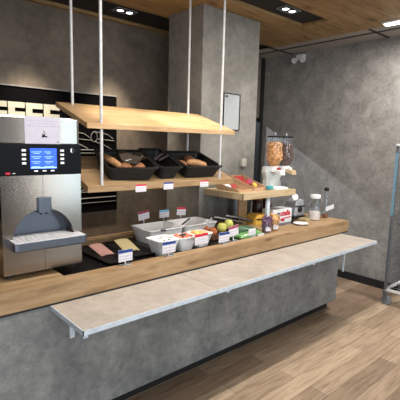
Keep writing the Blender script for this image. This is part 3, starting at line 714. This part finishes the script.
# ------------------------------------------------------------------ coffee machine
MX0, MX1, MY, MZ0, MZ1 = -3.238, -2.803, .19, .925, 1.768
t = thing('coffee_machine', 'tall brushed-steel coffee machine with blue screen and drip tray', 'coffee machine', (-3.02, .44, ZT))
XS, RA, ZA = -3.021, .168, 1.10
YN = MY+.10
obj('housing', box(B(), MX0, MX1, YN+.004, .70, MZ0, MZ1), m_steel, t, world=True, bevel=.006)
arc = lambda a0, a1, n=18: [(XS+RA*math.cos(a0+(a1-a0)*k/n), ZA+RA*math.sin(a0+(a1-a0)*k/n)) for k in range(n+1)]
zl = 1.452
left = [(MX0, MZ0), (XS-.001, MZ0), (XS-.001, ZA-.02), (XS-RA, ZA-.02)] + [(min(x, XS-.001), z) for x, z in arc(PI, PI/2)] + [(XS-.001, zl), (MX0, zl)]
right = [(XS+.001, MZ0), (MX1, MZ0), (MX1, zl), (XS+.001, zl)] + [(max(x, XS+.001), z) for x, z in arc(PI/2, 0)] + [(XS+RA, ZA-.02), (XS+.001, ZA-.02)]
for p in (left, right):
    bm = B(); prism(bm, p, 1, MY, YN+.003); bm.normal_update(); bmesh.ops.triangulate(bm, faces=[f for f in bm.faces if len(f.verts) > 4], ngon_method='EAR_CLIP'); obj('door_panel', bm, m_steel, t, world=True)
obj('niche_back', box(B(), XS-RA-.01, XS+RA+.01, YN-.006, YN+.002, ZA-.03, ZA+RA+.01), m_steel2, t, world=True)
bm = B(); loft(bm, [[(x, y, z) for x, y in ((MX0, MY), (MX1-.02, MY), (MX1-.006, MY+.006), (MX1, MY+.02), (MX1, YN+.003), (MX0, YN+.003))] for z in (1.6185, MZ1-.012)])
obj('upper_panel', bm, m_steel, t, world=True, bevel=.004)
cp = obj('control_panel', box(B(), MX0-.001, MX1+.002, MY-.006, YN+.003, 1.4525, 1.618), m_navy, t, world=True, bevel=.003)
yf = MY-.0062
sc_ = obj('screen', box(B(), -3.087, -2.945, yf-.002, yf, 1.487, 1.596), m_screen, cp, world=True)
def scr_text():
    bm = B(); rnd = random.Random(2)
    for r_ in range(4):
        for c in (-3.080, -3.012):
            box(bm, c, c+rnd.uniform(.035, .055), yf-.0028, yf-.002, 1.575-.026*r_, 1.578-.026*r_); box(bm, c+.01, c+rnd.uniform(.03, .045), yf-.0028, yf-.002, 1.567-.026*r_, 1.5695-.026*r_)
    box(bm, -3.085, -2.947, yf-.0028, yf-.002, 1.489, 1.496)
    off = Vector(t.location); bmesh.ops.translate(bm, verts=bm.verts, vec=-off)
    o = obj('screen_text', bm, m_scrtext, sc_)
scr_text()
for k in range(4):
    for x in (-3.119, -2.914): obj('button', box(B(), x-.011, x+.011, yf-.004, yf, 1.578-.0225*k, 1.590-.0225*k), m_grille, cp, world=True, bevel=.002)
for x in (-3.059, -3.014, -2.970): obj('button', box(B(), x-.010, x+.010, yf-.004, yf, 1.472, 1.479), m_grille, cp, world=True)
bm = B(); tube(bm, [(-2.853, yf, 1.585), (-2.853, yf-.0015, 1.585)], .013, 18); lg = obj('emblem', bm, m_satin, cp, world=True)
bm = B(); prism(bm, [(-2.853+.013*math.cos(a), 1.585+.013*math.sin(a)) for a in [PI/2+PI*k/10 for k in range(11)]]+[(-2.853+.006*math.cos(a), 1.585+.013*math.sin(a)) for a in [-PI/2-PI*k/10 for k in range(1, 10)]], 1, yf-.0025, yf-.0016); obj('emblem_mark', bm, m_white, cp, world=True)
obj('red_badge', box(B(), -3.212, -3.190, yf-.002, yf, 1.460, 1.471), m_red, cp, world=True); obj('small_print', box(B(), -3.178, -3.165, yf-.002, yf, 1.464, 1.467), m_grille, cp, world=True)
bm = B(); loft(bm, [rrect(.072, .06, .006, z, 3, XS+.003, MY+.012) for z in (1.250, 1.256, 1.330)]); sp = obj('spout', bm, m_steel2, t, world=True)
for dx in (-.012, .018):
    bm = B(); tube(bm, [(XS+dx, MY+.01, 1.252), (XS+dx, MY+.01, 1.236)], .007, 10)
    bmesh.ops.translate(bm, verts=bm.verts, vec=-Vector(t.location)); obj('nozzle', bm, m_dk, sp)
# drip tray
def plan(y0, off, z): return [(MX0+.045+off, YN-.008, z), (MX0+.045+off, y0+.03, z), (MX0+.055+off, y0+.008, z), (MX0+.075, y0+off, z), (MX1-.075, y0+off, z), (MX1-.055-off, y0+.008, z), (MX1-.045-off, y0+.03, z), (MX1-.045-off, YN-.008, z)]
def plan(y0, off, z):
    a, b = MX0+.024+off, MX1-.010-off; y0 = y0+off
    return [(a, MY-.001, z), (a, y0+.02, z), (a+.006, y0+.006, z), (a+.022, y0, z), (b-.022, y0, z), (b-.006, y0+.006, z), (b, y0+.02, z), (b, MY-.001, z)]
bm = B(); loft(bm, [plan(.085, .006, 1.068), plan(.085, 0, 1.074), plan(.085, 0, 1.114), plan(.085, .005, 1.114), plan(.085, .005, 1.106)]); dt = obj('drip_tray', bm, m_steel2, t, world=True, bevel=.002)
bm = B(); loft(bm, [plan(.085, .007, 1.1065), plan(.085, .007, 1.112)])
nx, ny = 15, 4
def grille():
    bm = B(); x0, x1, y0, y1 = MX0+.04, MX1-.026, .10, MY+.085
    for i in range(16):
        x = x0+(x1-x0)*i/15; box(bm, x-.006, x+.006, y0, MY-.002, 1.112, 1.1165)
    for j in range(5):
        y = y0+(MY-.004-y0)*j/4; box(bm, x0, x1, y-.004, y+.004, 1.112, 1.1165)
    for i in range(12):
        x = XS-.15+.30*i/11; box(bm, x-.007, x+.007, MY-.002, YN-.008, 1.112, 1.1165)
    for j in range(4):
        y = MY+.012+.025*j; box(bm, XS-.155, XS+.155, y-.004, y+.004, 1.112, 1.1165)
    return bm
bm.free(); obj('grille', grille(), m_grille, t, world=True)
obj('niche_floor', box(B(), XS-RA+.002, XS+RA-.002, MY, YN-.006, ZA-.019, 1.104), m_steel2, t, world=True)
for x in (MX0+.04, MX1-.04):
    for y in (MY+.04, .66):
        bm = B(); lathe(bm, [(.02, ZT), (.018, MZ0)], x, y, 14); obj('foot', bm, m_black, t, world=True)
# notice stuck on the machine
t2 = thing('paper_notice', 'white paper notice with a small picture stuck on the coffee machine', 'notice', (-3.014, MY, 1.62))
obj('sheet', box(B(), -3.109, -2.918, MY-.0025, MY-.0005, 1.6195, 1.762), plain('lilac grey paper', (184, 180, 192), .8, var=.02), t2, world=True)
bm = B(); rnd = random.Random(5)
for r_, (a, b) in enumerate(((.02, .17), (.03, .16), (.015, .175))):
    x = -3.109+a
    while x < -3.109+b:
        L = rnd.uniform(.008, .022); box(bm, x, x+L, MY-.003, MY-.0026, 1.738-.014*r_, 1.7415-.014*r_); x += L+.005
obj('print', bm, m_inkl, t2, world=True)
bm = B()
for k in range(14): a = rnd.uniform(0, 6.28); q = rnd.uniform(0, .022); box(bm, -3.014+q*math.cos(a)-.004, -3.014+q*math.cos(a)+.004, MY-.003, MY-.0026, 1.662+q*math.sin(a)-.003, 1.662+q*math.sin(a)+.003)
box(bm, -2.937, -2.930, MY-.003, MY-.0026, 1.627, 1.634)
obj('picture', bm, m_ink, t2, world=True)
# steel thermos / urn edge left of the machine is out of frame

# framed notice on the column
t = thing('framed_notice', 'black framed printed sheet hanging on the column', 'framed notice', (-.945, CY0, 1.78))
fx0, fx1, fz0, fz1 = -1.055, -.84, 1.785, 2.118
obj('sheet', box(B(), fx0, fx1, CY0-.006, CY0-.001, fz0, fz1), plain('grey printed sheet', (160, 164, 164), .6, var=.02), t, world=True)
bm = B()
for a in ((fx0-.006, fx1+.006, fz1, fz1+.008), (fx0-.006, fx1+.006, fz0-.008, fz0), (fx0-.006, fx0, fz0, fz1), (fx1, fx1+.008, fz0, fz1)): box(bm, a[0], a[1], CY0-.012, CY0-.001, a[2], a[3])
obj('frame', bm, m_black, t, world=True)
bm = B(); rnd = random.Random(8)
for k in range(11):
    z = fz1-.06-.022*k; box(bm, fx0+.03, fx1-.03-rnd.uniform(0, .05), CY0-.0068, CY0-.006, z, z+.004)
obj('print', bm, m_inkl, t, world=True)
obj('heading', box(B(), fx0+.015, fx0+.05, CY0-.0068, CY0-.006, fz1-.035, fz1-.015), m_ink, t, world=True)

# ------------------------------------------------------------------ wire trolley
t = thing('wire_trolley', 'tall grey wire-mesh trolley on castors by the right wall', 'trolley', (.6, -.6, 0))
AX0, AX1, AY0, AY1, AZ = .392, .80, -.95, -.262, 1.665
for x in (AX0, AX1):
    for y in (AY0, AY1):
        p = obj('post', box(B(), x-.014, x+.014, y-.014, y+.014, .16, AZ), m_cart, t, world=True, bevel=.004)
        obj('post_cap', box(B(), x-.018, x+.018, y-.018, y+.018, AZ, AZ+.02), m_white, t, world=True, bevel=.004)
obj('edge_strip', box(B(), AX0-.018, AX0-.0145, AY1-.013, AY1+.013, .95, 1.60), m_paleblue, t, world=True)  # narrow pale blue strip on the upper post
bm = B()
for y in (AY0, AY1): box(bm, AX0, AX1, y-.01, y+.01, .15, .175)
for x in (AX0, AX1): box(bm, x-.01, x+.01, AY0, AY1, .15, .175)
obj('base_frame', bm, m_white, t, world=True)
def meshpanel(p0, p1, z0, z1, dx, dz):
    bm = B(); p0 = Vector(p0); p1 = Vector(p1); n = int((p1-p0).length/dx)
    for i in range(n+1):
        p = p0.lerp(p1, i/n); tube(bm, [(p.x, p.y, z0), (p.x, p.y, z1)], .002, 4)
    for j in range(int((z1-z0)/dz)+1):
        z = z0+dz*j; tube(bm, [(p0.x, p0.y, z), (p1.x, p1.y, z)], .0025, 4)
    return bm
obj('mesh_panel', meshpanel((AX0, AY1-.014), (AX0, AY0+.014), .20, 1.62, .05, .05), m_cart, t, world=True)
obj('mesh_panel', meshpanel((AX0+.014, AY1), (AX1-.014, AY1), .20, 1.62, .05, .05), m_cart, t, world=True)
for x in (AX0, AX1):
    for y in (AY0, AY1):
        bm = B(); box(bm, x-.02, x+.02, y-.02, y+.02, .105, .15); box(bm, x-.021, x-.017, y-.03, y+.01, .05, .115); box(bm, x+.017, x+.021, y-.03, y+.01, .05, .115)
        c = obj('castor', bm, m_cart, t, world=True, bevel=.002)
        bm = B(); tube(bm, [(x-.014, y-.02, .052), (x-.012, y-.02, .052), (x+.012, y-.02, .052), (x+.014, y-.02, .052)], [.046, .052, .052, .046], 22)
        tube(bm, [(x-.019, y-.02, .052), (x+.019, y-.02, .052)], .014, 10)
        off = Vector(t.location); bmesh.ops.translate(bm, verts=bm.verts, vec=-off); obj('wheel', bm, m_rubber, c, True)
